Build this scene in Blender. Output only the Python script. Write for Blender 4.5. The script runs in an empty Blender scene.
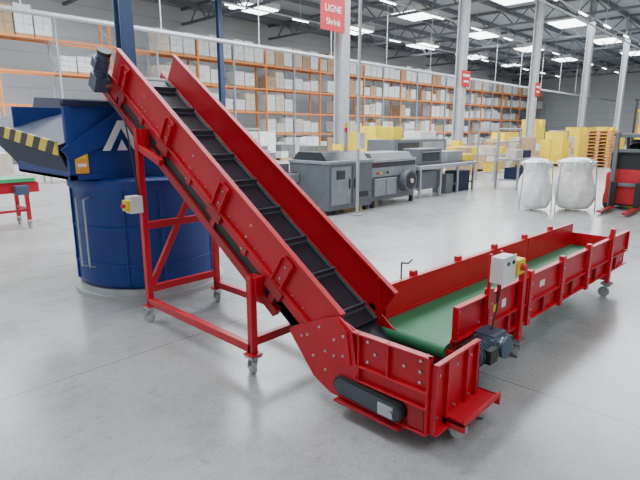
import bpy, bmesh, math, random
from mathutils import Matrix, Vector
random.seed(7)
D=math.radians
# ------------------------------------------------------------------ materials
def mat(name,col,rough=.5,metal=0.0,var=.12,scale=6.0,bump=0.0,emit=0.0,alpha=None,trans=0.0,coat=0.0):
    m=bpy.data.materials.new(name); m.use_nodes=True
    nt=m.node_tree; b=nt.nodes["Principled BSDF"]
    tc=nt.nodes.new("ShaderNodeTexCoord"); n=nt.nodes.new("ShaderNodeTexNoise")
    n.inputs["Scale"].default_value=scale; n.inputs["Detail"].default_value=4
    nt.links.new(tc.outputs["Object"],n.inputs["Vector"])
    r=nt.nodes.new("ShaderNodeValToRGB")
    r.color_ramp.elements[0].position=.3; r.color_ramp.elements[1].position=.7
    r.color_ramp.elements[0].color=[c*(1-var) for c in col]+[1]
    r.color_ramp.elements[1].color=[min(1,c*(1+var)) for c in col]+[1]
    nt.links.new(n.outputs["Fac"],r.inputs["Fac"]); nt.links.new(r.outputs["Color"],b.inputs["Base Color"])
    b.inputs["Roughness"].default_value=rough; b.inputs["Metallic"].default_value=metal
    if coat: b.inputs["Coat Weight"].default_value=coat
    if trans: b.inputs["Transmission Weight"].default_value=trans
    if emit:
        b.inputs["Emission Color"].default_value=[*col,1]; b.inputs["Emission Strength"].default_value=emit
    if bump:
        bp=nt.nodes.new("ShaderNodeBump"); bp.inputs["Strength"].default_value=bump
        nt.links.new(n.outputs["Fac"],bp.inputs["Height"]); nt.links.new(bp.outputs["Normal"],b.inputs["Normal"])
    return m
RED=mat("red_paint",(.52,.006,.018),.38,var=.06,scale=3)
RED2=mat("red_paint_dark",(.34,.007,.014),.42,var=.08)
BELT=mat("black_rubber",(.014,.018,.026),.42,var=.2,scale=20)
CLEAT=mat("cleat_rubber",(.06,.07,.085),.4)
GREEN=mat("green_belt",(.02,.18,.075),.5,var=.08,scale=4)
GREYM=mat("motor_grey",(.07,.10,.15),.45,metal=.2)
STEEL=mat("steel",(.55,.56,.58),.3,metal=.9,var=.08)
GALV=mat("galvanised",(.5,.52,.54),.5,metal=.5)
WHITEP=mat("white_plastic",(.72,.72,.70),.5)
WHEEL=mat("wheel_grey",(.42,.42,.42),.5)
YEL=mat("yellow_paint",(.85,.60,.02),.5)
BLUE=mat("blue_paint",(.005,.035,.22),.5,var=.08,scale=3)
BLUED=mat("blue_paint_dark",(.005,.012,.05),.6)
BLUEC=mat("blue_crate",(.02,.12,.42),.5)
BLK=mat("black_plastic",(.02,.02,.022),.5)
MGREY=mat("machine_grey",(.13,.14,.155),.45)
MLIGHT=mat("machine_light_grey",(.28,.30,.32),.42,metal=.15)
DARKG=mat("dark_glass",(.03,.035,.04),.15)
COL=mat("column_paint",(.42,.43,.45),.6)
COLB=mat("column_blue",(.012,.025,.075),.5)
ORNG=mat("rack_orange",(.72,.22,.05),.5)
RBLUE=mat("rack_upright",(.33,.36,.42),.5)
CARD=mat("cardboard",(.42,.28,.17),.8)
CARDL=mat("cardboard_light",(.58,.50,.42),.8)
WRAP=mat("wrapped_white",(.68,.69,.70),.45)
WOOD=mat("pallet_wood",(.50,.30,.14),.8)
ORW=mat("orange_crate",(.55,.24,.09),.7)
SIGN=mat("sign_red",(.55,.02,.03),.5)
SIGNW=mat("sign_white",(.85,.85,.85),.5)
LABEL=mat("orange_label",(.80,.36,.05),.5)
TGREEN=mat("green_panel",(.05,.35,.15),.5)
BAG=mat("bag_film",(.90,.91,.91),.3,var=.10,scale=9,bump=.6)
BAGY=mat("bag_film_cream",(.90,.89,.82),.35,var=.12,scale=9,bump=.6)
TRUSS=mat("roof_steel",(.13,.14,.16),.6)
BASE=mat("base_grey",(.46,.47,.47),.5)
LAMP=mat("skylight_glow",(.92,.97,1.0),.5,var=0,emit=8)
TUBE=mat("lamp_glow",(1,1,1),.5,var=0,emit=10)

def hazard():
    m=bpy.data.materials.new("hazard_stripes"); m.use_nodes=True; nt=m.node_tree; b=nt.nodes["Principled BSDF"]
    tc=nt.nodes.new("ShaderNodeTexCoord"); s=nt.nodes.new("ShaderNodeSeparateXYZ"); nt.links.new(tc.outputs["Object"],s.inputs[0])
    a=nt.nodes.new("ShaderNodeMath"); a.operation='ADD'; nt.links.new(s.outputs["Y"],a.inputs[0]); nt.links.new(s.outputs["Z"],a.inputs[1])
    k=nt.nodes.new("ShaderNodeMath"); k.operation='MULTIPLY'; k.inputs[1].default_value=2.6; nt.links.new(a.outputs[0],k.inputs[0])
    f=nt.nodes.new("ShaderNodeMath"); f.operation='FRACT'; nt.links.new(k.outputs[0],f.inputs[0])
    g=nt.nodes.new("ShaderNodeMath"); g.operation='GREATER_THAN'; g.inputs[1].default_value=.5; nt.links.new(f.outputs[0],g.inputs[0])
    x=nt.nodes.new("ShaderNodeMix"); x.data_type='RGBA'; x.inputs[6].default_value=(.80,.60,.06,1); x.inputs[7].default_value=(.015,.015,.015,1)
    nt.links.new(g.outputs[0],x.inputs[0]); nt.links.new(x.outputs[2],b.inputs["Base Color"]); b.inputs["Roughness"].default_value=.5
    return m
HAZ=hazard()

def floormat():
    m=bpy.data.materials.new("polished_concrete"); m.use_nodes=True; nt=m.node_tree; b=nt.nodes["Principled BSDF"]; L=nt.links.new
    tc=nt.nodes.new("ShaderNodeTexCoord")
    def noise(sc,det,rg=.5):
        n=nt.nodes.new("ShaderNodeTexNoise"); n.inputs["Scale"].default_value=sc; n.inputs["Detail"].default_value=det
        n.inputs["Roughness"].default_value=rg; L(tc.outputs["Object"],n.inputs["Vector"]); return n
    def ramp(src,p0,c0,p1,c1):
        r=nt.nodes.new("ShaderNodeValToRGB"); r.color_ramp.elements[0].position=p0; r.color_ramp.elements[1].position=p1
        r.color_ramp.elements[0].color=[*c0,1]; r.color_ramp.elements[1].color=[*c1,1]; L(src,r.inputs["Fac"]); return r
    def mul(a,bb,f=1.0):
        x=nt.nodes.new("ShaderNodeMix"); x.data_type='RGBA'; x.blend_type='MULTIPLY'; x.inputs[0].default_value=f
        L(a,x.inputs[6]); L(bb,x.inputs[7]); return x
    n1=noise(.5,6,.6); n2=noise(1.6,12,.82); n3=noise(60,3); n4=noise(6,8,.75); n5=noise(22,2,.5)
    r1=ramp(n1.outputs["Fac"],.35,(.355,.36,.355),.65,(.43,.435,.43))
    r2=ramp(n2.outputs["Fac"],.36,(.60,.60,.59),.52,(1,1,1))
    r3=ramp(n3.outputs["Fac"],.3,(.86,.86,.86),.6,(1,1,1))
    r4=ramp(n4.outputs["Fac"],.34,(.66,.66,.65),.43,(1,1,1))
    r5=ramp(n5.outputs["Fac"],.22,(.35,.35,.35),.26,(1,1,1))
    m1=mul(r1.outputs[0],r2.outputs[0],.6); m2=mul(m1.outputs[2],r3.outputs[0]); m2=mul(m2.outputs[2],r4.outputs[0],.6); m2=mul(m2.outputs[2],r5.outputs[0],.8)
    bk=nt.nodes.new("ShaderNodeTexBrick"); bk.offset=0; bk.inputs["Scale"].default_value=1
    bk.inputs["Brick Width"].default_value=4.0; bk.inputs["Row Height"].default_value=4.0; bk.inputs["Mortar Size"].default_value=.006
    bk.inputs["Color1"].default_value=(1,1,1,1); bk.inputs["Color2"].default_value=(1,1,1,1); bk.inputs["Mortar"].default_value=(.55,.55,.55,1)
    mp=nt.nodes.new("ShaderNodeMapping"); mp.inputs["Location"].default_value=(.9,.6,0); L(tc.outputs["Object"],mp.inputs[0]); L(mp.outputs[0],bk.inputs["Vector"])
    m3=mul(m2.outputs[2],bk.outputs["Color"]); L(m3.outputs[2],b.inputs["Base Color"])
    rr=nt.nodes.new("ShaderNodeMapRange"); rr.inputs[3].default_value=.12; rr.inputs[4].default_value=.36; L(n2.outputs["Fac"],rr.inputs[0]); L(rr.outputs[0],b.inputs["Roughness"])
    return m
FLOOR=floormat()

def panelmat(name,c,per,axis,dark=.75):
    m=bpy.data.materials.new(name); m.use_nodes=True; nt=m.node_tree; b=nt.nodes["Principled BSDF"]; L=nt.links.new
    tc=nt.nodes.new("ShaderNodeTexCoord"); s=nt.nodes.new("ShaderNodeSeparateXYZ"); L(tc.outputs["Object"],s.inputs[0])
    k=nt.nodes.new("ShaderNodeMath"); k.operation='MULTIPLY'; k.inputs[1].default_value=1/per; L(s.outputs[axis],k.inputs[0])
    f=nt.nodes.new("ShaderNodeMath"); f.operation='FRACT'; L(k.outputs[0],f.inputs[0])
    r=nt.nodes.new("ShaderNodeValToRGB"); r.color_ramp.elements[0].position=.0; r.color_ramp.elements[0].color=[x*dark for x in c]+[1]
    r.color_ramp.elements[1].position=.12; r.color_ramp.elements[1].color=[*c,1]; L(f.outputs[0],r.inputs[0]); L(r.outputs[0],b.inputs["Base Color"])
    b.inputs["Roughness"].default_value=.6; return m
WALL=panelmat("wall_cladding",(.54,.56,.58),1.0,"Z")
CEIL=panelmat("ceiling_deck",(.27,.29,.32),.5,"X",.6)

# ------------------------------------------------------------------ builder
class B:
    def __init__(s): s.v=[];s.f=[];s.mi=[];s.sm=[];s.mats=[];s.M=Matrix.Identity(4)
    def add(s,vs,fs,m,smooth=False):
        if m not in s.mats: s.mats.append(m)
        i=s.mats.index(m); o=len(s.v)
        s.v+= [tuple(s.M@Vector(v)) for v in vs]
        for f in fs: s.f.append([o+k for k in f]); s.mi.append(i); s.sm.append(smooth)
    def box(s,x0,x1,y0,y1,z0,z1,m):
        s.add([(x0,y0,z0),(x1,y0,z0),(x1,y1,z0),(x0,y1,z0),(x0,y0,z1),(x1,y0,z1),(x1,y1,z1),(x0,y1,z1)],
              [(0,3,2,1),(4,5,6,7),(0,1,5,4),(1,2,6,5),(2,3,7,6),(3,0,4,7)],m)
    def prismx(s,pts,x0,x1,m,smooth=False):   # pts (y,z)
        n=len(pts); vs=[(x0,p[0],p[1]) for p in pts]+[(x1,p[0],p[1]) for p in pts]
        s.add(vs,[tuple(range(n)),tuple(range(2*n-1,n-1,-1))],m)
        s.add(vs,[(i,(i+1)%n,n+(i+1)%n,n+i) for i in range(n)],m,smooth)
    def prismy(s,pts,y0,y1,m):   # pts (x,z)
        n=len(pts); vs=[(p[0],y0,p[1]) for p in pts]+[(p[0],y1,p[1]) for p in pts]
        s.add(vs,[tuple(range(n)),tuple(range(2*n-1,n-1,-1))]+[(i,(i+1)%n,n+(i+1)%n,n+i) for i in range(n)],m)
    def cyl(s,p0,p1,r,m,n=16,r2=None,caps=True):
        p0=Vector(p0);p1=Vector(p1); r2=r if r2 is None else r2
        d=(p1-p0).normalized(); a=d.orthogonal().normalized(); b=d.cross(a)
        vs=[];
        for p,rr in((p0,r),(p1,r2)):
            for i in range(n):
                t=2*math.pi*i/n; vs.append(p+a*rr*math.cos(t)+b*rr*math.sin(t))
        s.add(vs,[(i,(i+1)%n,n+(i+1)%n,n+i) for i in range(n)],m,True)
        if caps: s.add(vs,[tuple(range(n))[::-1],tuple(range(n,2*n))],m)
    def beam(s,p0,p1,w,h,m):
        p0=Vector(p0);p1=Vector(p1); d=(p1-p0).normalized()
        up=Vector((0,0,1)) if abs(d.z)<.95 else Vector((0,1,0))
        a=d.cross(up).normalized()*w/2; b=a.cross(d).normalized()*h/2
        vs=[p0-a-b,p0+a-b,p0+a+b,p0-a+b,p1-a-b,p1+a-b,p1+a+b,p1-a+b]
        s.add(vs,[(0,3,2,1),(4,5,6,7),(0,1,5,4),(1,2,6,5),(2,3,7,6),(3,0,4,7)],m)
    def tube(s,pts,r,m,n=8):
        for i in range(len(pts)-1): s.cyl(pts[i],pts[i+1],r,m,n)
    def lathe(s,prof,c,m,n=24,fn=None):
        vs=[];fs=[]
        for j,(r,z) in enumerate(prof):
            for i in range(n):
                t=2*math.pi*i/n; k=fn(t,j) if fn else 1
                vs.append((c[0]+r*k*math.cos(t),c[1]+r*k*math.sin(t),c[2]+z))
        for j in range(len(prof)-1):
            for i in range(n): fs.append((j*n+i,j*n+(i+1)%n,(j+1)*n+(i+1)%n,(j+1)*n+i))
        s.add(vs,fs,m,True)
        s.add(vs,[tuple(range(n))[::-1],tuple(range((len(prof)-1)*n,len(prof)*n))],m)
    def caster(s,x,y,top=.15,ang=0,r=.05,red=RED):
        c=math.cos(ang);sn=math.sin(ang); ox,oy=x+.02*c,y+.02*sn
        s.cyl((ox-sn*-.016,oy-c*.016,r),(ox+sn*-.016,oy+c*.016,r),r,WHEEL,20)
        s.cyl((ox-sn*-.019,oy-c*.019,r),(ox+sn*-.019,oy+c*.019,r),r*.45,STEEL,12)
        for g in(-1,1):
            a=Vector((ox-sn*g*.026,oy+c*g*.026,r)); b=Vector((x-sn*g*.026,y+c*g*.026,r*2+.018)); s.beam(a,b,.03,.004,STEEL)
        s.cyl((x,y,r*2+.01),(x,y,r*2+.03),.032,STEEL,12)
        s.box(x-.045,x+.045,y-.045,y+.045,r*2+.026,top,STEEL)
    def bolt(s,p,d,r=.007,l=.006):
        p=Vector(p); s.cyl(p,p+Vector(d)*l,r,STEEL,6)
    def obj(s,name,bevel=0,loc=(0,0,0),rot=0,parent=None):
        me=bpy.data.meshes.new(name); me.from_pydata([tuple(v) for v in s.v],[],s.f); 
        for m in s.mats: me.materials.append(m)
        for p,i,q in zip(me.polygons,s.mi,s.sm): p.material_index=i; p.use_smooth=q
        bm=bmesh.new(); bm.from_mesh(me); bmesh.ops.recalc_face_normals(bm,faces=bm.faces); bm.to_mesh(me); bm.free()
        o=bpy.data.objects.new(name,me); bpy.context.scene.collection.objects.link(o)
        o.location=loc; o.rotation_euler=(0,0,rot)
        if bevel:
            md=o.modifiers.new("bev","BEVEL"); md.width=bevel; md.segments=1; md.limit_method='ANGLE'; md.angle_limit=D(50)
        if parent: o.parent=parent
        return o
def text(body,size,loc,rot,m,name,parent=None,align='CENTER'):
    c=bpy.data.curves.new(name,'FONT'); c.body=body; c.size=size; c.align_x=align; c.extrude=.002
    o=bpy.data.objects.new(name,c); bpy.context.scene.collection.objects.link(o); o.location=loc; o.rotation_euler=rot
    c.materials.append(m)
    if parent: o.parent=parent
    return o

# ------------------------------------------------------------------ building
HC=10.0
b=B(); b.box(-14,80,-14,33,-.2,0,FLOOR); b.obj("floor")
b=B(); b.box(-14,80,33,33.2,0,HC,WALL); b.obj("wall_north")
b=B(); b.box(80,80.2,-14,33,0,HC,WALL); b.obj("wall_east")
b=B(); b.box(-14,80,-14,33,HC,HC+.2,CEIL)
b.obj("ceiling")
b=B()
for i in range(-2,10):
    x=4.7+8*i
    if x>79: continue
    b.box(x-.1,x+.1,-14,33,HC-.18,HC-.01,TRUSS); b.box(x-.09,x+.09,-14,33,HC-1.15,HC-1.0,TRUSS)
    for k in range(23):
        y=-14+2*k; b.beam((x,y,HC-1.1),(x,y+1,HC-.1),.06,.08,TRUSS); b.beam((x,y+1,HC-.1),(x,y+2,HC-1.1),.06,.08,TRUSS)
for k in range(16):
    y=-12.5+2.9*k; b.box(-14,79.9,y-.06,y+.06,HC-.32,HC-.02,TRUSS)
b.obj("roof_trusses")
b=B()
for y in (7,14.5,21.5,28.2,0):
    for i in range(-1,7):
        x=.9+10.5*i+(0 if y!=28.2 else 1.3)
        if x>78: continue
        b.box(x-1.4,x+1.4,y-.95,y+.95,HC-.42,HC-.36,LAMP); b.box(x-1.5,x+1.5,y-1.05,y+1.05,HC-.36,HC-.01,WHITEP)
b.obj("skylight_panels")
b=B()
for y in (11,18,25):
    for i in range(0,15):
        x=-2+5.3*i; b.box(x-.7,x+.7,y-.05,y+.05,8.6,8.65,TUBE); b.box(x-.72,x+.72,y-.08,y+.08,8.65,8.7,WHITEP); b.cyl((x,y,8.7),(x,y,HC-.02),.01,STEEL,6)
    b.box(-10,78,y-.04,y+.04,8.7,8.76,GALV)
b.obj("ceiling_strip_lamps")
# columns
def column(name,x,y,m=COL,w=.36):
    b=B(); h=w/2
    b.box(x-h,x+h,y-h,y-h+.05,0,HC-.05,m); b.box(x-h,x+h,y+h-.05,y+h,0,HC-.05,m); b.box(x-.05,x+.05,y-h+.05,y+h-.05,0,HC-.05,m)
    b.box(x-h-.08,x+h+.08,y-h-.08,y+h+.08,0,.04,m); b.box(x-h-.03,x+h+.03,y-h-.03,y+h+.03,0.04,1.2,YEL)
    return b.obj(name,.006)
column("steel_column",5.45,11,COLB,.30)
for x in (12.6,20.3,28.3,37,46): column("steel_column",x,11)
column("steel_column",34.8,7); column("steel_column",16.6,23.0,COLB,.26)
# hanging pole with power drop
b=B(); b.cyl((7.6,6.2,0.02),(7.6,6.2,HC-.03),.03,COL,12); b.cyl((7.6,6.2,0),(7.6,6.2,.03),.1,COL,16); b.box(7.52,7.68,6.1,6.165,1.3,1.6,WHITEP); b.obj("power_pole")
# signs
b=B(); b.box(11.35,12.4,10.72,10.76,4.55,6.3,SIGN); s=b.obj("hanging_sign")
text("LIGNE",.27,(11.87,10.71,5.08),(D(90),0,0),SIGNW,"label_line",s); text("Shrink",.25,(11.87,10.71,4.72),(D(90),0,0),SIGNW,"label_word",s)
for x in(20.3,28.3):
    b=B(); b.box(x-.35,x+.35,10.74,10.78,3.45,4.1,SIGN); b.box(x-.28,x+.28,10.73,10.74,3.85,3.95,SIGNW); b.box(x-.2,x+.2,10.73,10.74,3.62,3.7,SIGNW); b.obj("hanging_sign")
# racks
b=B(); c=B()
ry0,ry1=28.0,29.1
NB=31
for i in range(0,NB+1):
    x=-9+2.75*i
    for y in(ry0,ry1): b.box(x-.05,x+.05,y-.05,y+.05,0,7.3,RBLUE if i%2 else ORNG)
    for k in range(7): b.beam((x,ry0,.3+k),(x,ry1,1.2+k),.03,.03,RBLUE)
levels=[1.4,2.9,4.5,6.1]
for z in levels:
    for y in(ry0,ry1): b.box(-9,-9+2.75*NB,y-.03,y+.03,z-.10,z,ORNG)
for i in range(NB):
    x=-9+2.75*i
    for li,z in enumerate([0]+levels):
        if x<15 and random.random()<(.8 if li>0 else .4): continue
        if x>=15 and li in(1,2) and random.random()<.2: continue
        n=3
        for k in range(n):
            if random.random()<.10: continue
            w=2.6/n*.92; x0=x+.1+k*2.6/n; h=random.uniform(.6,1.15) if li<4 else random.uniform(.8,1.35)
            m=random.choice([WRAP,WRAP,WRAP,CARDL,CARD,WRAP,WRAP,WRAP])
            c.box(x0,x0+w,ry0+.05,ry1-.05,z+.001,z+.12,WOOD)
            nz=3
            for q in range(nz):
                for r_ in range(2):
                    xa=x0+r_*w/2+.005; c.box(xa,xa+w/2-.015,ry0+.07,ry1-.07,z+.12+q*h/nz,z+.12+(q+1)*h/nz-.015,m)
rk=b.obj("pallet_rack"); c.obj("stored_cartons",parent=rk)
# duct / cable tray
b=B(); b.box(-10,78,18.9,19.3,5.4,5.5,GALV)
for i in range(17): b.cyl((-9+5*i,19.1,5.5),(-9+5*i,19.1,HC-.02),.02,GALV,6)
b.obj("cable_tray")
b=B(); b.cyl((-10,9.9,7.6),(78,9.9,7.6),.05,GALV,10)
for i in range(17): b.cyl((-9+5*i,9.9,7.6),(-9+5*i,9.9,HC-.02),.015,GALV,6)
b.obj("sprinkler_pipe")

# ------------------------------------------------------------------ inclined conveyor (local: x width, y along, z)
OX,OY=2.07,1.19; A=D(34); W=.55
IM=Matrix.Translation((0,.943,.84))@Matrix.Rotation(A,4,'X')
b=B()
l0,l1=-.42,2.66
for side in(0,1):
    f=(lambda a0,a1:(a0,a1)) if side==0 else (lambda a0,a1:(W-a1,W-a0))
    b.M=IM
    def bx(a0,a1,*r):
        x0,x1=f(a0,a1); b.box(x0,x1,*r)
    bx(0,.012,l0,l1,-.24,0,RED)                 # guard sheet
    bx(-.012,.03,l0,l1,-.012,.004,RED)          # top fold
    bx(-.026,.02,l0,l1+.12,-.254,-.24,RED)       # ledge
    bx(-.004,.02,l0+.1,l1+.12,-.325,-.254,RED)    # channel web
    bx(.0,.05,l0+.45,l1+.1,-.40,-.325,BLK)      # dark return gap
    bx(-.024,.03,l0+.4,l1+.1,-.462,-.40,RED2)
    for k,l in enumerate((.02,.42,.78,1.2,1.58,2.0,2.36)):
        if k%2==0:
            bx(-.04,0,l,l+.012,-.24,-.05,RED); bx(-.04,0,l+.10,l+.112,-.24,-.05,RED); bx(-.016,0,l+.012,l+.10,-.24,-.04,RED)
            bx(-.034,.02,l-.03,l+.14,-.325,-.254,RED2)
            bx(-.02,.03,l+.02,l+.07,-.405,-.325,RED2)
        else:
            bx(-.022,0,l,l+.05,-.325,-.254,RED)
        for n in(-.09,-.19,-.30):
            x=-.018 if side==0 else W+.018
            b.bolt((x,l+.055,n),(-1,0,0) if side==0 else (1,0,0))
    for l in [l0+.25+.11*i for i in range(26)]:
        x=0 if side==0 else W
        b.bolt((x,l,-.215),(-1,0,0) if side==0 else (1,0,0),.005,.004)
# belt slope
b.M=IM
b.box(.025,W-.025,l0,l1-.05,-.262,-.25,BELT); b.box(.025,W-.025,l0,l1,-.43,-.42,BELT)
b.box(.03,.06,l0,l1-.05,-.25,-.235,CLEAT); b.box(W-.06,W-.03,l0,l1-.05,-.25,-.235,CLEAT)
for i in range(9):
    l=l0+.12+.34*i
    b.box(.05,W-.05,l,l+.012,-.25,-.20,CLEAT); b.box(.05,W-.05,l-.02,l+.03,-.25,-.242,CLEAT)
b.cyl((.02,l1-.02,-.335),(W-.02,l1-.02,-.335),.09,BELT,24)
# end plates around head drum
for x0,x1 in((-.012,.006),(W-.006,W+.012)): b.box(x0,x1,l1-.18,l1+.14,-.462,-.24,RED)
b.cyl((-.06,l1-.02,-.335),(.02,l1-.02,-.335),.035,STEEL,12)
# gearmotor
b.box(-.15,-.02,l1-.05,l1+.08,-.40,-.27,GREYM); b.cyl((-.09,l1+.02,-.27),(-.09,l1+.02,-.07),.055,GREYM,20)
for k in range(6): b.cyl((-.09,l1+.02,-.24+k*.026),(-.09,l1+.02,-.231+k*.026),.064,GREYM,20)
b.cyl((-.09,l1+.02,-.07),(-.09,l1+.02,-.04),.060,BLK,20); b.box(-.17,-.13,l1-.03,l1+.06,-.2,-.12,GREYM)
b.M=Matrix.Identity(4)
# lower hopper section
EW=W-.09
for side in(0,1):
    x0,x1=(0,.012) if side==0 else (W-.012,W)
    topz=.54 if side==0 else .33
    b.prismx([(0,.12),(0,topz),(.50,topz),(.62,.58 if side==0 else .36),(.80,.50),(.95,.30),(.70,.10),(.62,.10)],x0,x1,RED)
b.prismx([(.46,.30),(.50,.54),(.60,.60),(.72,.56),(.98,.44),(1.02,.40),(.80,.16),(.66,.10),(.52,.10)],-.028,-.012,RED)   # joint plate
b.prismx([(.50,.33),(.53,.53),(.60,.585),(.66,.53),(.66,.30)],-.040,-.028,RED)
b.box(-.03,0,0,.50,.528,.54,RED); b.box(-.03,0,0,.50,.335,.347,RED)
for y in(0.0,.25,.45): b.box(-.026,0,y,y+.014,.12 if y!=.25 else .347,.54,RED)
b.box(-.03,0,.0,.66,.10,.115,RED); b.box(-.03,0,.0,.50,.245,.257,RED)
b.box(-.02,0,.02,.12,.12,.245,RED2)
for y,z in((.06,.44),(.16,.44),(.35,.44),(.40,.38),(.40,.5),(.06,.38),(.06,.5)): b.bolt((0,y,z),(-1,0,0),.009,.01)
for y,z in((.57,.2),(.70,.24),(.7,.36),(.8,.30),(.85,.42),(.75,.5),(.9,.40)): b.bolt((-.028,y,z),(-1,0,0),.009,.008)
for y,z in((.55,.5),(.62,.46),(.55,.38),(.62,.36)): b.bolt((-.04,y,z),(-1,0,0),.009,.008)
# tail drive cover capsule
def capsule(y0,z0,y1,z1,r,n=10):
    d=math.atan2(z1-z0,y1-y0); pts=[]
    for i in range(n+1): t=d+math.pi/2+math.pi*i/n; pts.append((y0+r*math.cos(t),z0+r*math.sin(t)))
    for i in range(n+1): t=d-math.pi/2+math.pi*i/n; pts.append((y1+r*math.cos(t),z1+r*math.sin(t)))
    return pts
b.prismx(capsule(.19,.175,.56,.19,.058),-.05,-.0,BLK,True)
b.prismx(capsule(.19,.175,.56,.19,.045),-.056,-.05,CLEAT)
b.box(-.07,-.056,.18,.28,.14,.21,STEEL); b.cyl((-.085,.19,.175),(-.05,.19,.175),.02,STEEL,12)
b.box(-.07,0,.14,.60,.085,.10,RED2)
# end panel
b.box(0,EW,-.012,0,.12,.50,RED); b.box(0,EW,-.04,0,.488,.50,RED); b.box(0,EW,-.05,0,.108,.12,RED)
b.box(EW,W,0,.02,.12,.34,RED)
for x in(0,.12,.33,EW-.014): b.box(x,x+.014,-.035,-.012,.12,.49,RED)
for x in(.06,.24,.40):
    for z in(.18,.42): b.bolt((x,-.012,z),(0,-1,0),.008,.007)
# bottom pan, caster plate
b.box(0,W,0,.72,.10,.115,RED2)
b.prismx([(-.14,.146),(-.14,.16),(.05,.16),(.05,.146)],.12,W+.0,RED)
b.prismx([(-.14,.16),(-.14,.18),(-.13,.18),(-.13,.16)],.12,W+.0,RED)
b.box(W-.014,W,-.14,.05,.10,.16,RED); b.box(.12,.134,-.14,.0,.11,.16,RED)
b.caster(.25,-.06,.146,2.4); b.caster(W-.06,-.06,.146,.5)
# belt in the hopper : horizontal part + tail roller
b.box(.02,W-.02,.14,.56,.225,.237,BELT); b.box(.02,W-.02,.14,.60,.125,.135,BELT); b.cyl((.02,.14,.18),(W-.02,.14,.18),.055,BELT,20)
b.prismx([(.5,.225),(.5,.237),(.60,.275),(.78,.39),(.8,.375),(.62,.25)],.02,W-.02,BELT)
b.box(.05,W-.05,.3,.312,.237,.29,CLEAT)
# hopper corner post and chute
b.box(W-.02,W+.02,.72,.76,.10,.68,RED)
b.box(W+.02,W+.024,.70,.76,.30,.62,RED)
# stand
NX,FX=-.075,W+.075
def leg(x,y,zt): b.box(x-.025,x+.025,y-.025,y+.025,.15,zt,RED); b.box(x-.05,x+.05,y-.05,y+.05,.145,.155,RED)
ya,yb=1.336,2.75
leg(NX,yb,1.66); leg(FX,yb,1.66); leg(NX,ya,.70); leg(FX,ya,.70)
for x in(NX,FX): b.beam((x,ya,.19),(x,yb,.19),.05,.06,RED)
for y in(ya,yb): b.beam((NX,y,.30 if y==yb else .24),(FX,y,.30 if y==yb else .24),.04,.06,RED)
b.beam((NX,yb,.86),(FX,yb,.86),.04,.06,RED); b.beam((NX,yb,1.5),(FX,yb,1.5),.04,.06,RED)
b.beam((NX+.03,yb,.34),(FX-.03,yb,1.46),.035,.05,RED)
for x in(NX,FX):
    b.beam((x,yb,1.52),(x,yb-.35,1.40),.04,.05,RED)
    b.box(min(x,0 if x<0 else W),max(x,0 if x<0 else W),yb-.05,yb+.05,1.5,1.66,RED)
    b.box(min(x,0 if x<0 else W),max(x,0 if x<0 else W),ya-.05,ya+.05,.56,.70,RED)
for x in(NX,FX):
    for y in(ya,yb): b.caster(x,y,.15,random.uniform(0,3))
# junction box and estop
b.box(NX-.13,NX-.025,yb-.05,yb+.05,.98,1.12,WHITEP); b.box(NX-.16,NX-.13,yb-.04,yb+.04,1.0,1.09,YEL); b.cyl((NX-.16,yb,1.045),(NX-.185,yb,1.045),.018,SIGN,12)
b.tube([(NX-.03,yb,1.12),(NX-.05,yb+.04,1.5),(-.08,yb+.2,1.75),(-.09,3.2,1.9)],.007,BLK)
b.obj("inclined_conveyor",.0022,(OX,OY,0))

# ------------------------------------------------------------------ feed conveyor (local x along, y width)
b=B(); Lf=3.46; FW=.56
def near(y0,y1,side): return (y0,y1) if side==0 else (FW-y1,FW-y0)
for side in(0,1):
    def by(x0,x1,a0,a1,z0,z1,m):
        y0,y1=near(a0,a1,side); b.box(x0,x1,y0,y1,z0,z1,m)
    segs=[(0,.36),(.42,.98),(1.04,1.6),(1.66,2.22),(2.28,2.84),(2.9,Lf)] if side==0 else [(.0,1.12),(1.13,2.27),(2.28,Lf)]
    for i,(x0,x1) in enumerate(segs):
        by(x0,x1,0,.012,.385,.60,RED); by(x0,x1,-.03,.012,.59,.602,RED)
        if side==0:
            by(x0,x0+.012,-.03,0,.39,.59,RED); by(x1-.012,x1,-.03,0,.39,.59,RED)
        for xx in (x0+.05,x1-.05):
            for z in(.42,.56): b.bolt((xx,0 if side==0 else FW,z),(0,-1 if side==0 else 1,0),.008,.007)
    by(0,Lf,.005,.02,.24,.385,RED); by(0,Lf,-.03,.02,.375,.387,RED); by(0,Lf,-.03,.02,.235,.247,RED)
    for x in(.36,.98,1.6,2.22,2.84):
        by(x,x+.055,-.042,0,.215,.64,RED); 
        for z in(.27,.34,.44,.54): b.bolt((x+.028,-.042 if side==0 else FW+.042,z),(0,-1 if side==0 else 1,0),.008,.007)
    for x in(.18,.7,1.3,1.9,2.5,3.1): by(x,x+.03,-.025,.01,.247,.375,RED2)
b.box(-.02,Lf-.05,.02,FW-.02,.352,.362,GREEN); b.box(0,Lf-.05,.02,FW-.02,.25,.258,GREEN)
b.cyl((-.02,.02,.307),(-.02,FW-.02,.307),.054,GREEN,20); b.cyl((Lf-.05,.02,.307),(Lf-.05,FW-.02,.307),.054,GREEN,20)
b.box(Lf-.012,Lf,0,FW,.24,.50,RED)
for x in(.86,2.86):
    for y in(-.03,FW+.03):
        b.box(x-.025,x+.025,y-.02,y+.02,.15,.40 if y>0 else .70,RED); b.caster(x,y,.15,random.uniform(0,3))
    b.box(x-.02,x+.02,-.03,FW+.03,.17,.21,RED)
# stickers
b.box(.62,.68,-.004,0,.44,.50,SIGNW); b.box(1.25,1.34,-.004,0,.45,.50,SIGNW); b.box(.50,.55,-.004,0,.44,.49,YEL)
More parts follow.
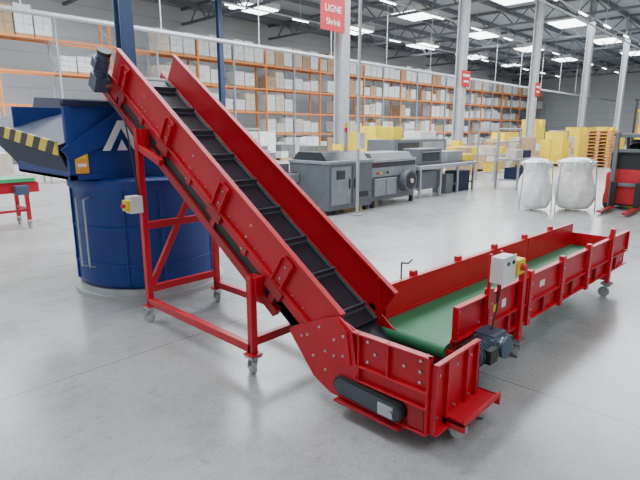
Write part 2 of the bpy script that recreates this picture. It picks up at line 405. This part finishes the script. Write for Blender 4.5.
# gearmotor near hopper
b.box(.20,.36,-.17,-.03,.235,.40,GREYM); b.cyl((.28,-.21,.32),(.28,-.03,.32),.06,STEEL,16)
b.cyl((.18,-.12,.325),(.0,-.12,.325),.075,GREYM,24); b.box(.15,.22,-.18,-.05,.26,.39,GREYM)
for k in range(6): b.cyl((.165-.026*k,-.12,.325),(.158-.026*k,-.12,.325),.085,GREYM,24)
b.cyl((.0,-.12,.325),(-.045,-.12,.325),.08,BLK,24); b.box(.05,.14,-.23,-.18,.28,.37,BLK); b.cyl((.28,-.22,.32),(.28,-.20,.32),.07,GREYM,20)
b.cyl((-.046,-.12,.325),(-.05,-.12,.325),.05,GREYM,16)
# control box
b.box(.33,.35,-.05,-.03,.52,.88,RED); b.box(.47,.49,-.05,-.03,.52,.88,RED)
b.box(.32,.48,-.13,-.05,.70,.87,WHITEP); b.box(.315,.485,-.14,-.13,.695,.875,WHITEP)
b.box(.50,.60,-.15,-.05,.73,.83,YEL); b.cyl((.55,-.15,.78),(.55,-.18,.78),.024,SIGN,14); b.box(.48,.50,-.10,-.07,.75,.80,BLK)
b.cyl((.37,-.14,.83),(.37,-.15,.83),.013,GREYM,10); b.cyl((.44,-.14,.83),(.44,-.15,.83),.012,BLK,10)
b.tube([(.38,-.1,.70),(.36,-.09,.5),(.30,-.1,.40)],.006,BLK)
b.tube([(.25,FW+.03,.6),(.25,FW+.03,.72),(.33,FW+.03,.70),(.38,FW+.03,.72)],.006,BLK)
b.obj("feed_conveyor",.0022,(2.645,1.385,0),D(-2.5))

# ------------------------------------------------------------------ blue rotary compactor
b=B(); cx,cy=2.66,5.15
b.cyl((cx,cy,0),(cx,cy,.04),.79,BASE,48); b.cyl((cx,cy,.04),(cx,cy,.10),.74,BASE,48)
b.lathe([(.70,.10),(.745,.13),(.755,.18),(.755,1.08),(.775,1.10),(.775,1.18),(.72,1.2)],(cx,cy,0),BLUE,64)
for z in(.35,.72): b.lathe([(.757,z-.012),(.764,z-.008),(.764,z+.008),(.757,z+.012)],(cx,cy,0),BLUE,64)
for t in(3.0,3.95,4.4,5.2,5.9):
    x=cx+.757*math.cos(t); y=cy+.757*math.sin(t); b.beam((x,y,.16),(x,y,1.09),.03,.02,BLUE)
for t in(3.32,3.46):
    x=cx+.82*math.cos(t); y=cy+.82*math.sin(t); xi=cx+.75*math.cos(t); yi=cy+.75*math.sin(t)
    b.tube([(xi,yi,.32),(x,y,.34),(x,y,1.0),(xi,yi,1.02)],.009,GALV,10)
# head box
X0,X1,Y0,Y1=1.76,3.45,4.78,6.3
b.box(X0,X1,Y0,Y0+.03,1.2,1.88,BLUE); b.box(X0,X0+.03,Y0,Y1,1.2,1.50,BLUE); b.box(X1-.03,X1,Y0,Y1,1.2,1.88,BLUE); b.box(X0,X1,Y1-.03,Y1,1.2,1.9,BLUE)
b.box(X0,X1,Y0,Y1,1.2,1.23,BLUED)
b.box(X0-.02,X1+.02,Y0-.03,Y0+.05,1.86,1.91,BLUED); b.box(X0-.02,X1+.02,Y0-.02,Y0,1.2,1.25,BLUE)
b.box(X0-.02,X0+.04,Y0-.02,Y0+.04,1.2,1.88,BLUE)
for x in(X0+1.2,): b.box(x,x+.05,Y0-.02,Y0,1.25,1.86,BLUE)
b.box(2.6,X1,Y0+.03,Y1,1.86,1.9,BLUED)
# loading flap
def quad(pts,th,m):
    n=(Vector(pts[1])-Vector(pts[0])).cross(Vector(pts[2])-Vector(pts[0])).normalized()*th
    vs=[Vector(p) for p in pts]+[Vector(p)-n for p in pts]
    b.add(vs,[(0,1,2,3),(7,6,5,4),(0,4,5,1),(1,5,6,2),(2,6,7,3),(3,7,4,0)],m)
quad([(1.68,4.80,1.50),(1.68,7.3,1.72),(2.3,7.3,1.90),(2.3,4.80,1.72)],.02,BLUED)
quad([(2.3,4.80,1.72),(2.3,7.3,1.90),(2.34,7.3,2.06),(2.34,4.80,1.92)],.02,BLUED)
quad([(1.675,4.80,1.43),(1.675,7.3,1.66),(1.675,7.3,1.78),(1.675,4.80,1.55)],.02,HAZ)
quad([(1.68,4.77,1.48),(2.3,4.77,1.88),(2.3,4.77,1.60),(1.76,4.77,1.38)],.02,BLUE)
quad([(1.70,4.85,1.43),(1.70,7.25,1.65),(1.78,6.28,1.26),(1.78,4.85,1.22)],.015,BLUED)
b.box(2.0,2.45,6.3,7.2,1.45,1.6,BLUED)
# labels / logo
b.box(1.79,1.91,Y0-.024,Y0-.02,1.26,1.46,LABEL); b.box(1.81,1.89,Y0-.026,Y0-.024,1.32,1.35,SIGNW); b.box(1.81,1.89,Y0-.026,Y0-.024,1.39,1.43,YEL)
yy=Y0-.036
b.prismy([(2.05,1.46),(2.21,1.74),(2.27,1.74),(2.43,1.46),(2.36,1.46),(2.24,1.67),(2.12,1.46)],yy,yy+.014,SIGNW)
b.prismy([(2.38,1.74),(2.47,1.56),(2.54,1.74),(2.48,1.74),(2.46,1.68),(2.44,1.74)],yy,yy+.014,SIGNW)
b.prismy([(2.19,1.46),(2.24,1.56),(2.29,1.46)],yy,yy+.014,SIGNW)
b.obj("rotary_compactor",.003)

# ------------------------------------------------------------------ other conveyor on the left
b=B()
for y in(9.4,10.0): b.box(.2,2.9,y,y+.03,.62,.78,RED); 
b.box(.2,2.85,9.38,10.05,.80,.86,TGREEN); b.box(.2,2.88,9.40,10.03,.78,.80,RED)
for x in(.4,1.6,2.7):
    for y in(9.42,10.0): b.box(x-.03,x+.03,y-.03,y+.03,.12,.62,RED); b.caster(x,y,.15,1)
    b.box(x-.02,x+.02,9.42,10.0,.3,.35,RED)
b.box(.4,2.7,9.4,9.44,.3,.34,RED); b.box(2.5,2.7,9.25,9.4,.6,.75,GREYM)
b.obj("belt_conveyor",.003)

# ------------------------------------------------------------------ shrink wrapping machine
b=B()
b.box(7.1,8.45,6.5,7.6,.10,1.0,MGREY); b.box(7.08,8.47,6.48,7.62,1.0,1.06,MLIGHT)
b.box(7.16,7.74,6.485,6.5,.2,.94,MLIGHT); b.box(7.8,8.38,6.485,6.5,.2,.94,MGREY); b.box(7.68,7.70,6.46,6.485,.5,.7,BLK); b.box(7.84,7.86,6.46,6.485,.5,.7,BLK)
b.prismx([(6.6,1.06),(6.75,1.22),(7.4,1.22),(7.55,1.06)],7.15,8.4,DARKG)
b.box(8.45,10.2,6.55,7.5,.66,1.02,MLIGHT); b.box(8.5,10.15,6.54,6.55,.86,.98,DARKG); b.box(8.45,10.2,6.58,7.45,.14,.66,MGREY)
b.prismx([(6.6,1.02),(6.7,1.16),(7.4,1.16),(7.5,1.02)],8.6,10.1,MGREY)
for x in(7.2,8.35,8.6,10.1):
    for y in(6.6,7.5): b.box(x-.04,x+.04,y-.04,y+.04,0,.14,BLK)
b.cyl((9.75,6.38,.52),(9.75,6.58,.52),.24,MGREY,32); b.cyl((9.75,6.37,.52),(9.75,6.38,.52),.19,BLK,32); b.cyl((9.75,6.34,.52),(9.75,6.6,.52),.05,WHITEP,16)
b.box(8.55,9.35,6.5,6.6,.25,.62,MLIGHT); b.box(8.95,8.96,6.49,6.5,.27,.6,BLK)
b.box(7.3,7.55,6.47,6.485,.7,.88,DARKG); b.box(7.9,8.3,6.47,6.485,.3,.42,BLK)
for k in range(4): b.cyl((8.7+.12*k,6.55,.74),(8.7+.12*k,6.53,.74),.03,[SIGN,YEL,TGREEN,BLK][k],10)
b.box(5.5,7.08,7.3,7.95,.62,.80,MLIGHT); b.box(5.5,7.08,7.35,7.9,.80,.82,BLK)
for x in(5.6,6.9):
    for y in(7.35,7.9): b.box(x-.03,x+.03,y-.03,y+.03,0,.62,STEEL)
b.box(6.0,6.9,7.4,7.8,.82,1.0,MGREY); b.box(5.9,6.7,7.33,7.8,.15,.55,BLUEC)
b.box(8.17,8.23,7.0,7.06,1.2,1.6,STEEL); b.cyl((8.2,7.03,1.6),(8.2,7.03,1.7),.035,SIGN,12); b.cyl((8.2,7.03,1.7),(8.2,7.03,1.8),.035,YEL,12)
b.obj("shrink_wrap_machine",.006)
b=B()
b.box(10.45,13.4,6.6,7.3,.70,.80,STEEL); b.box(10.5,13.3,6.65,7.25,.80,.82,BLK)
for x in(10.55,11.5,12.4,13.3):
    for y in(6.65,7.25): b.box(x-.03,x+.03,y-.03,y+.03,0,.7,STEEL)
    b.box(x-.02,x+.02,6.65,7.25,.2,.25,STEEL)
b.box(10.6,11.6,6.7,7.2,.82,1.2,MGREY); b.box(12.0,12.8,6.75,7.2,.82,1.1,MLIGHT); b.box(10.7,11.5,6.69,6.7,.9,1.12,DARKG)
b.box(10.7,11.7,6.7,7.2,.2,.65,MGREY); b.box(12.5,13.2,6.7,7.1,.0,.55,BLUED); b.box(11.9,12.3,6.7,7.1,.0,.5,MGREY)
b.box(13.0,13.3,6.7,7.0,.82,1.0,YEL)
b.obj("packing_line_table",.005)
def bench(x,y,m2=BLUED,name="work_bench"):
    b=B(); b.box(x,x+1.6,y,y+.7,.82,.86,MLIGHT)
    for i in(0.04,1.56):
        for j in(.04,.66): b.box(x+i-.025,x+i+.025,y+j-.025,y+j+.025,0,.82 if j<.1 else 1.7,STEEL)
    b.box(x+.02,x+1.58,y+.64,y+.68,1.3,1.34,STEEL); b.box(x+.02,x+1.58,y+.64,y+.68,1.66,1.7,STEEL)
    b.box(x+.1,x+1.5,y+.1,y+.6,.25,.28,MLIGHT); b.box(x+.2,x+.7,y+.2,y+.5,.86,1.1,CARDL); b.box(x+.9,x+1.3,y+.2,y+.5,.86,1.08,m2); b.box(x+.2,x+.8,y+.15,y+.5,.28,.6,m2)
    b.obj(name,.004)
bench(13.9,5.6); bench(15.9,7.2,YEL); bench(9.6,13.4,BLUEC); bench(11.6,15.2,YEL); bench(7.2,14.6,BLUEC); bench(17.6,11.8,BLUEC); bench(5.6,17,BLUEC)
# bags
def bag(x,y,m,r,h):
    b=B(); ph=random.random()*6
    prof=[(r*.45,.03),(r*.78,.05),(r*1.0,.14),(r*1.12,.32),(r*1.1,.5*h),(r*.98,.68*h),(r*.86,.82*h),(r*.92,.92*h),(r*1.05,h),(r*1.0,h-.03),(r*.8,.85*h)]
    b.lathe(prof,(x,y,.0),m,48,lambda t,j:1+.09*math.sin(3*t+ph+j*.7)+.05*math.sin(7*t-j*1.1+ph)+.035*math.sin(13*t+j*1.2)+.02*math.sin(19*t))
    b.tube([(x+r*1.10*math.cos(2*math.pi*i/20),y+r*1.10*math.sin(2*math.pi*i/20),h+.01) for i in range(21)],.012,STEEL)
    for k in range(3):
        t=k*2.09+.5; b.cyl((x+r*1.3*math.cos(t),y+r*1.3*math.sin(t),0),(x+r*1.12*math.cos(t),y+r*1.12*math.sin(t),h),.012,STEEL,8)
    # loose film gathered on top
    b.lathe([(r*.95,h-.02),(r*.8,h+.05),(r*.45,h+.09),(r*.1,h+.07)],(x,y,0),m,48,lambda t,j:1+.12*math.sin(5*t+j*2+ph)+.07*math.sin(11*t+j))
    b.obj("waste_bag_on_stand")
bag(10.75,3.95,BAG,.28,.98); bag(11.3,3.35,BAGY,.34,1.0)
# forklift
b=B(); fx,fy=12.0,2.50
b.prismx([(fy-.45,.12),(fy-.45,.75),(fy-.3,.85),(fy+.3,.85),(fy+.45,.75),(fy+.45,.12)],fx,fx+1.4,SIGN)
b.box(fx+.1,fx+1.2,fy-.40,fy+.4,.08,.3,BLK)
for y in(fy-.4,fy+.4):
    for x in(fx+.2,fx+1.15): b.cyl((x,y-.07,.2),(x,y+.07,.2),.2,BLK,24)
b.box(fx+.9,fx+1.4,fy-.4,fy+.4,.85,1.15,SIGN); b.box(fx+.45,fx+.85,fy-.22,fy+.22,.85,.98,BLK); b.box(fx+.8,fx+.88,fy-.22,fy+.22,.9,1.45,BLK)
b.box(fx,fx+.4,fy-.4,fy+.4,.85,1.2,BLK)
for y in(fy-.38,fy+.38): b.beam((fx+.12,y,.8),(fx+.25,y,1.55),.06,.06,BLK); b.beam((fx+1.3,y,1.1),(fx+1.15,y,1.55),.06,.06,BLK)
b.box(fx+.1,fx+1.2,fy-.42,fy+.42,1.53,1.58,BLK)
for y in(fy-.3,fy+.3): b.box(fx-.12,fx-.04,y-.04,y+.04,.05,1.6,MGREY)
for z in(.5,1.2,1.5): b.box(fx-.1,fx-.05,fy-.3,fy+.3,z,z+.07,MGREY)
for y in(fy-.25,fy+.2): b.box(fx-1.0,fx-.12,y,y+.11,.04,.08,RED2); b.box(fx-.15,fx-.11,y,y+.11,.04,.6,BLK)
b.cyl((fx+.35,fy,.85),(fx+.3,fy,1.3),.02,BLK,8); b.cyl((fx+.28,fy,1.3),(fx+.30,fy,1.33),.15,BLK,20)
b.obj("forklift",.008)
# pallet stacks and carton stacks
def stack(name,x,y,nx,ny,nz,w,d,h,mats,pal=True):
    b=B(); z0=0
    if pal:
        for k in range(5): b.box(x+k*(nx*w)/5,x+k*nx*w/5+nx*w/7,y,y+ny*d,.1,.125,WOOD)
        for j in(0,.45,.9): b.box(x,x+nx*w,y+j*ny*d,y+j*ny*d+ny*d*.1,0,.1,WOOD)
        z0=.126
    for i in range(nx):
        for j in range(ny):
            for k in range(nz if random.random()>.25 else max(1,nz-1)):
                b.box(x+i*w+.01,x+(i+1)*w-.01,y+j*d+.01,y+(j+1)*d-.01,z0+k*h+(0 if k==0 else .004),z0+(k+1)*h,random.choice(mats))
    b.obj(name,.004)
for x,y in((25.2,6.2),):
    b=B()
    for k in range(11):
        z=k*.15
        for j in(0,.5,1.0): b.box(x,x+1.2,y+j*.9,y+j*.9+.1,z,z+.1,ORW)
        for i in range(6): b.box(x+i*.22,x+i*.22+.14,y,y+1.0,z+.1,z+.13,ORW)
    b.obj("pallet_stack")
stack("yellow_crate_stack",24.6,8.0,2,2,4,.5,.5,.36,[YEL]); stack("carton_stack",26.8,8.6,3,2,5,.5,.5,.3,[CARD,CARDL])
stack("carton_stack",21.2,9.2,3,2,4,.4,.5,.26,[CARD,CARDL]); stack("carton_stack",19.2,8.6,3,2,3,.4,.5,.3,[CARD,CARDL])
stack("carton_stack",22.8,8.7,2,2,4,.5,.5,.3,[CARD,CARDL,WRAP]); stack("carton_stack",18.2,13.5,3,2,4,.4,.5,.3,[CARDL,WRAP])
stack("yellow_crate_stack",25.6,11.2,3,2,4,.6,.5,.35,[YEL]); stack("yellow_crate_stack",31.0,9.2,5,2,4,.6,.5,.42,[YEL,YEL,YEL])
stack("yellow_crate_stack",29.5,7.0,3,2,4,.6,.5,.42,[YEL]); stack("carton_stack",17.2,8.95,2,2,3,.5,.4,.3,[YEL,CARD])
stack("yellow_crate_stack",16.3,12.4,1,2,4,.6,.5,.42,[YEL]); stack("yellow_crate_stack",36,13.6,3,2,5,.6,.5,.45,[YEL])
stack("blue_crate_stack",14.2,14.2,2,2,3,.6,.45,.30,[BLUED,MGREY]); stack("blue_crate_stack",9.6,17.6,2,2,3,.6,.45,.30,[BLUEC,MGREY]); stack("blue_crate_stack",22.2,15.6,2,2,4,.6,.45,.32,[BLUED])
stack("yellow_crate_stack",12.6,17.6,2,2,3,.6,.5,.36,[YEL]); stack("yellow_crate_stack",20.2,14.6,2,1,4,.6,.5,.4,[YEL])
stack("wrapped_pallet_load",1.2,15.0,2,2,2,.55,.55,.36,[WRAP]); stack("wrapped_pallet_load",3.2,15.8,2,2,3,.55,.55,.30,[WRAP,CARDL])
for x,y in((-1,18.5),(2,19.6),(4.6,19.6),(7.4,20.3),(8.8,22),(11,20.6),(12.5,22.6),(14.5,20),(16.8,20.2),(19,21),(22,22),(24.6,20.2),(28,21),(32,22)):
    stack("wrapped_pallet_load",x,y,2,2,random.choice([2,3,4]),.55,.55,.36,random.choice([[WRAP,CARDL,WRAP],[YEL],[WRAP],[MGREY,WRAP],[CARD,CARDL]]))
b=B(); tx,ty=28.2,5.0
for y in(ty,ty+1.0): b.box(tx-.05,tx+.05,y-.05,y+.05,0,3.1,BLK)
b.box(tx-.06,tx+.06,ty-.1,ty+1.1,3.0,3.1,BLK); b.box(tx+.1,tx+1.6,ty-.05,ty+1.05,.2,1.4,YEL); b.box(tx+1.0,tx+1.6,ty-.05,ty+1.05,1.4,2.0,YEL); b.box(tx+.1,tx+1.5,ty-.05,ty+1.05,2.5,2.6,YEL)
for y in(ty,ty+1.0): b.box(tx+.15,tx+.22,y-.04,y+.04,1.4,2.5,YEL); b.box(tx+1.4,tx+1.48,y-.04,y+.04,2.0,2.5,YEL); b.box(tx-1.1,tx,y-.1,y+.05,.05,.12,BLK)
for y in(ty-.02,ty+1.02): 
    for x in(tx+.4,tx+1.3): b.cyl((x,y-.08,.22),(x,y+.08,.22),.22,BLK,20)
b.obj("reach_truck",.01)
b=B()
b.box(13.2,16.4,9.3,10.4,.5,1.35,MGREY); b.box(13.4,14.6,9.28,9.3,.7,1.25,DARKG); b.box(14.8,16.2,9.28,9.3,.6,1.25,MLIGHT); b.box(15,16,9.5,10.2,1.35,1.6,WHITEP); b.box(13.4,13.9,9.5,10,1.35,1.75,YEL)
for x in(13.3,16.3):
    for y in(9.4,10.3): b.box(x-.05,x+.05,y-.05,y+.05,0,.5,BLK)
b.obj("packaging_machine",.01)

# ------------------------------------------------------------------ lights
def area(x,y,z,sx,sy,e,col=(.90,.955,1)):
    l=bpy.data.lights.new("daylight","AREA"); l.shape='RECTANGLE'; l.size=sx; l.size_y=sy; l.energy=e*1.32; l.color=col
    o=bpy.data.objects.new("daylight",l); bpy.context.scene.collection.objects.link(o); o.location=(x,y,z)
area(7,8,8.4,16,5,1550); area(18,16,8.4,18,6,2700); area(24,4,8.4,16,5,1600); area(2,21,8.4,16,6,2300); area(46,16,8.4,26,12,5400); area(2,-4,8.4,8,4,350)
w=bpy.data.worlds.new("world"); bpy.context.scene.world=w; w.use_nodes=True
w.node_tree.nodes["Background"].inputs[0].default_value=(.85,.92,1,1); w.node_tree.nodes["Background"].inputs[1].default_value=.6
# ------------------------------------------------------------------ camera
cd=bpy.data.cameras.new("camera"); cam=bpy.data.objects.new("camera",cd); bpy.context.scene.collection.objects.link(cam)
cd.sensor_width=36; cd.lens=500/640*36; cd.clip_end=300
cam.location=(0,0,1.65); cam.rotation_euler=(D(90-12.4),0,D(-46.5)); bpy.context.scene.camera=cam
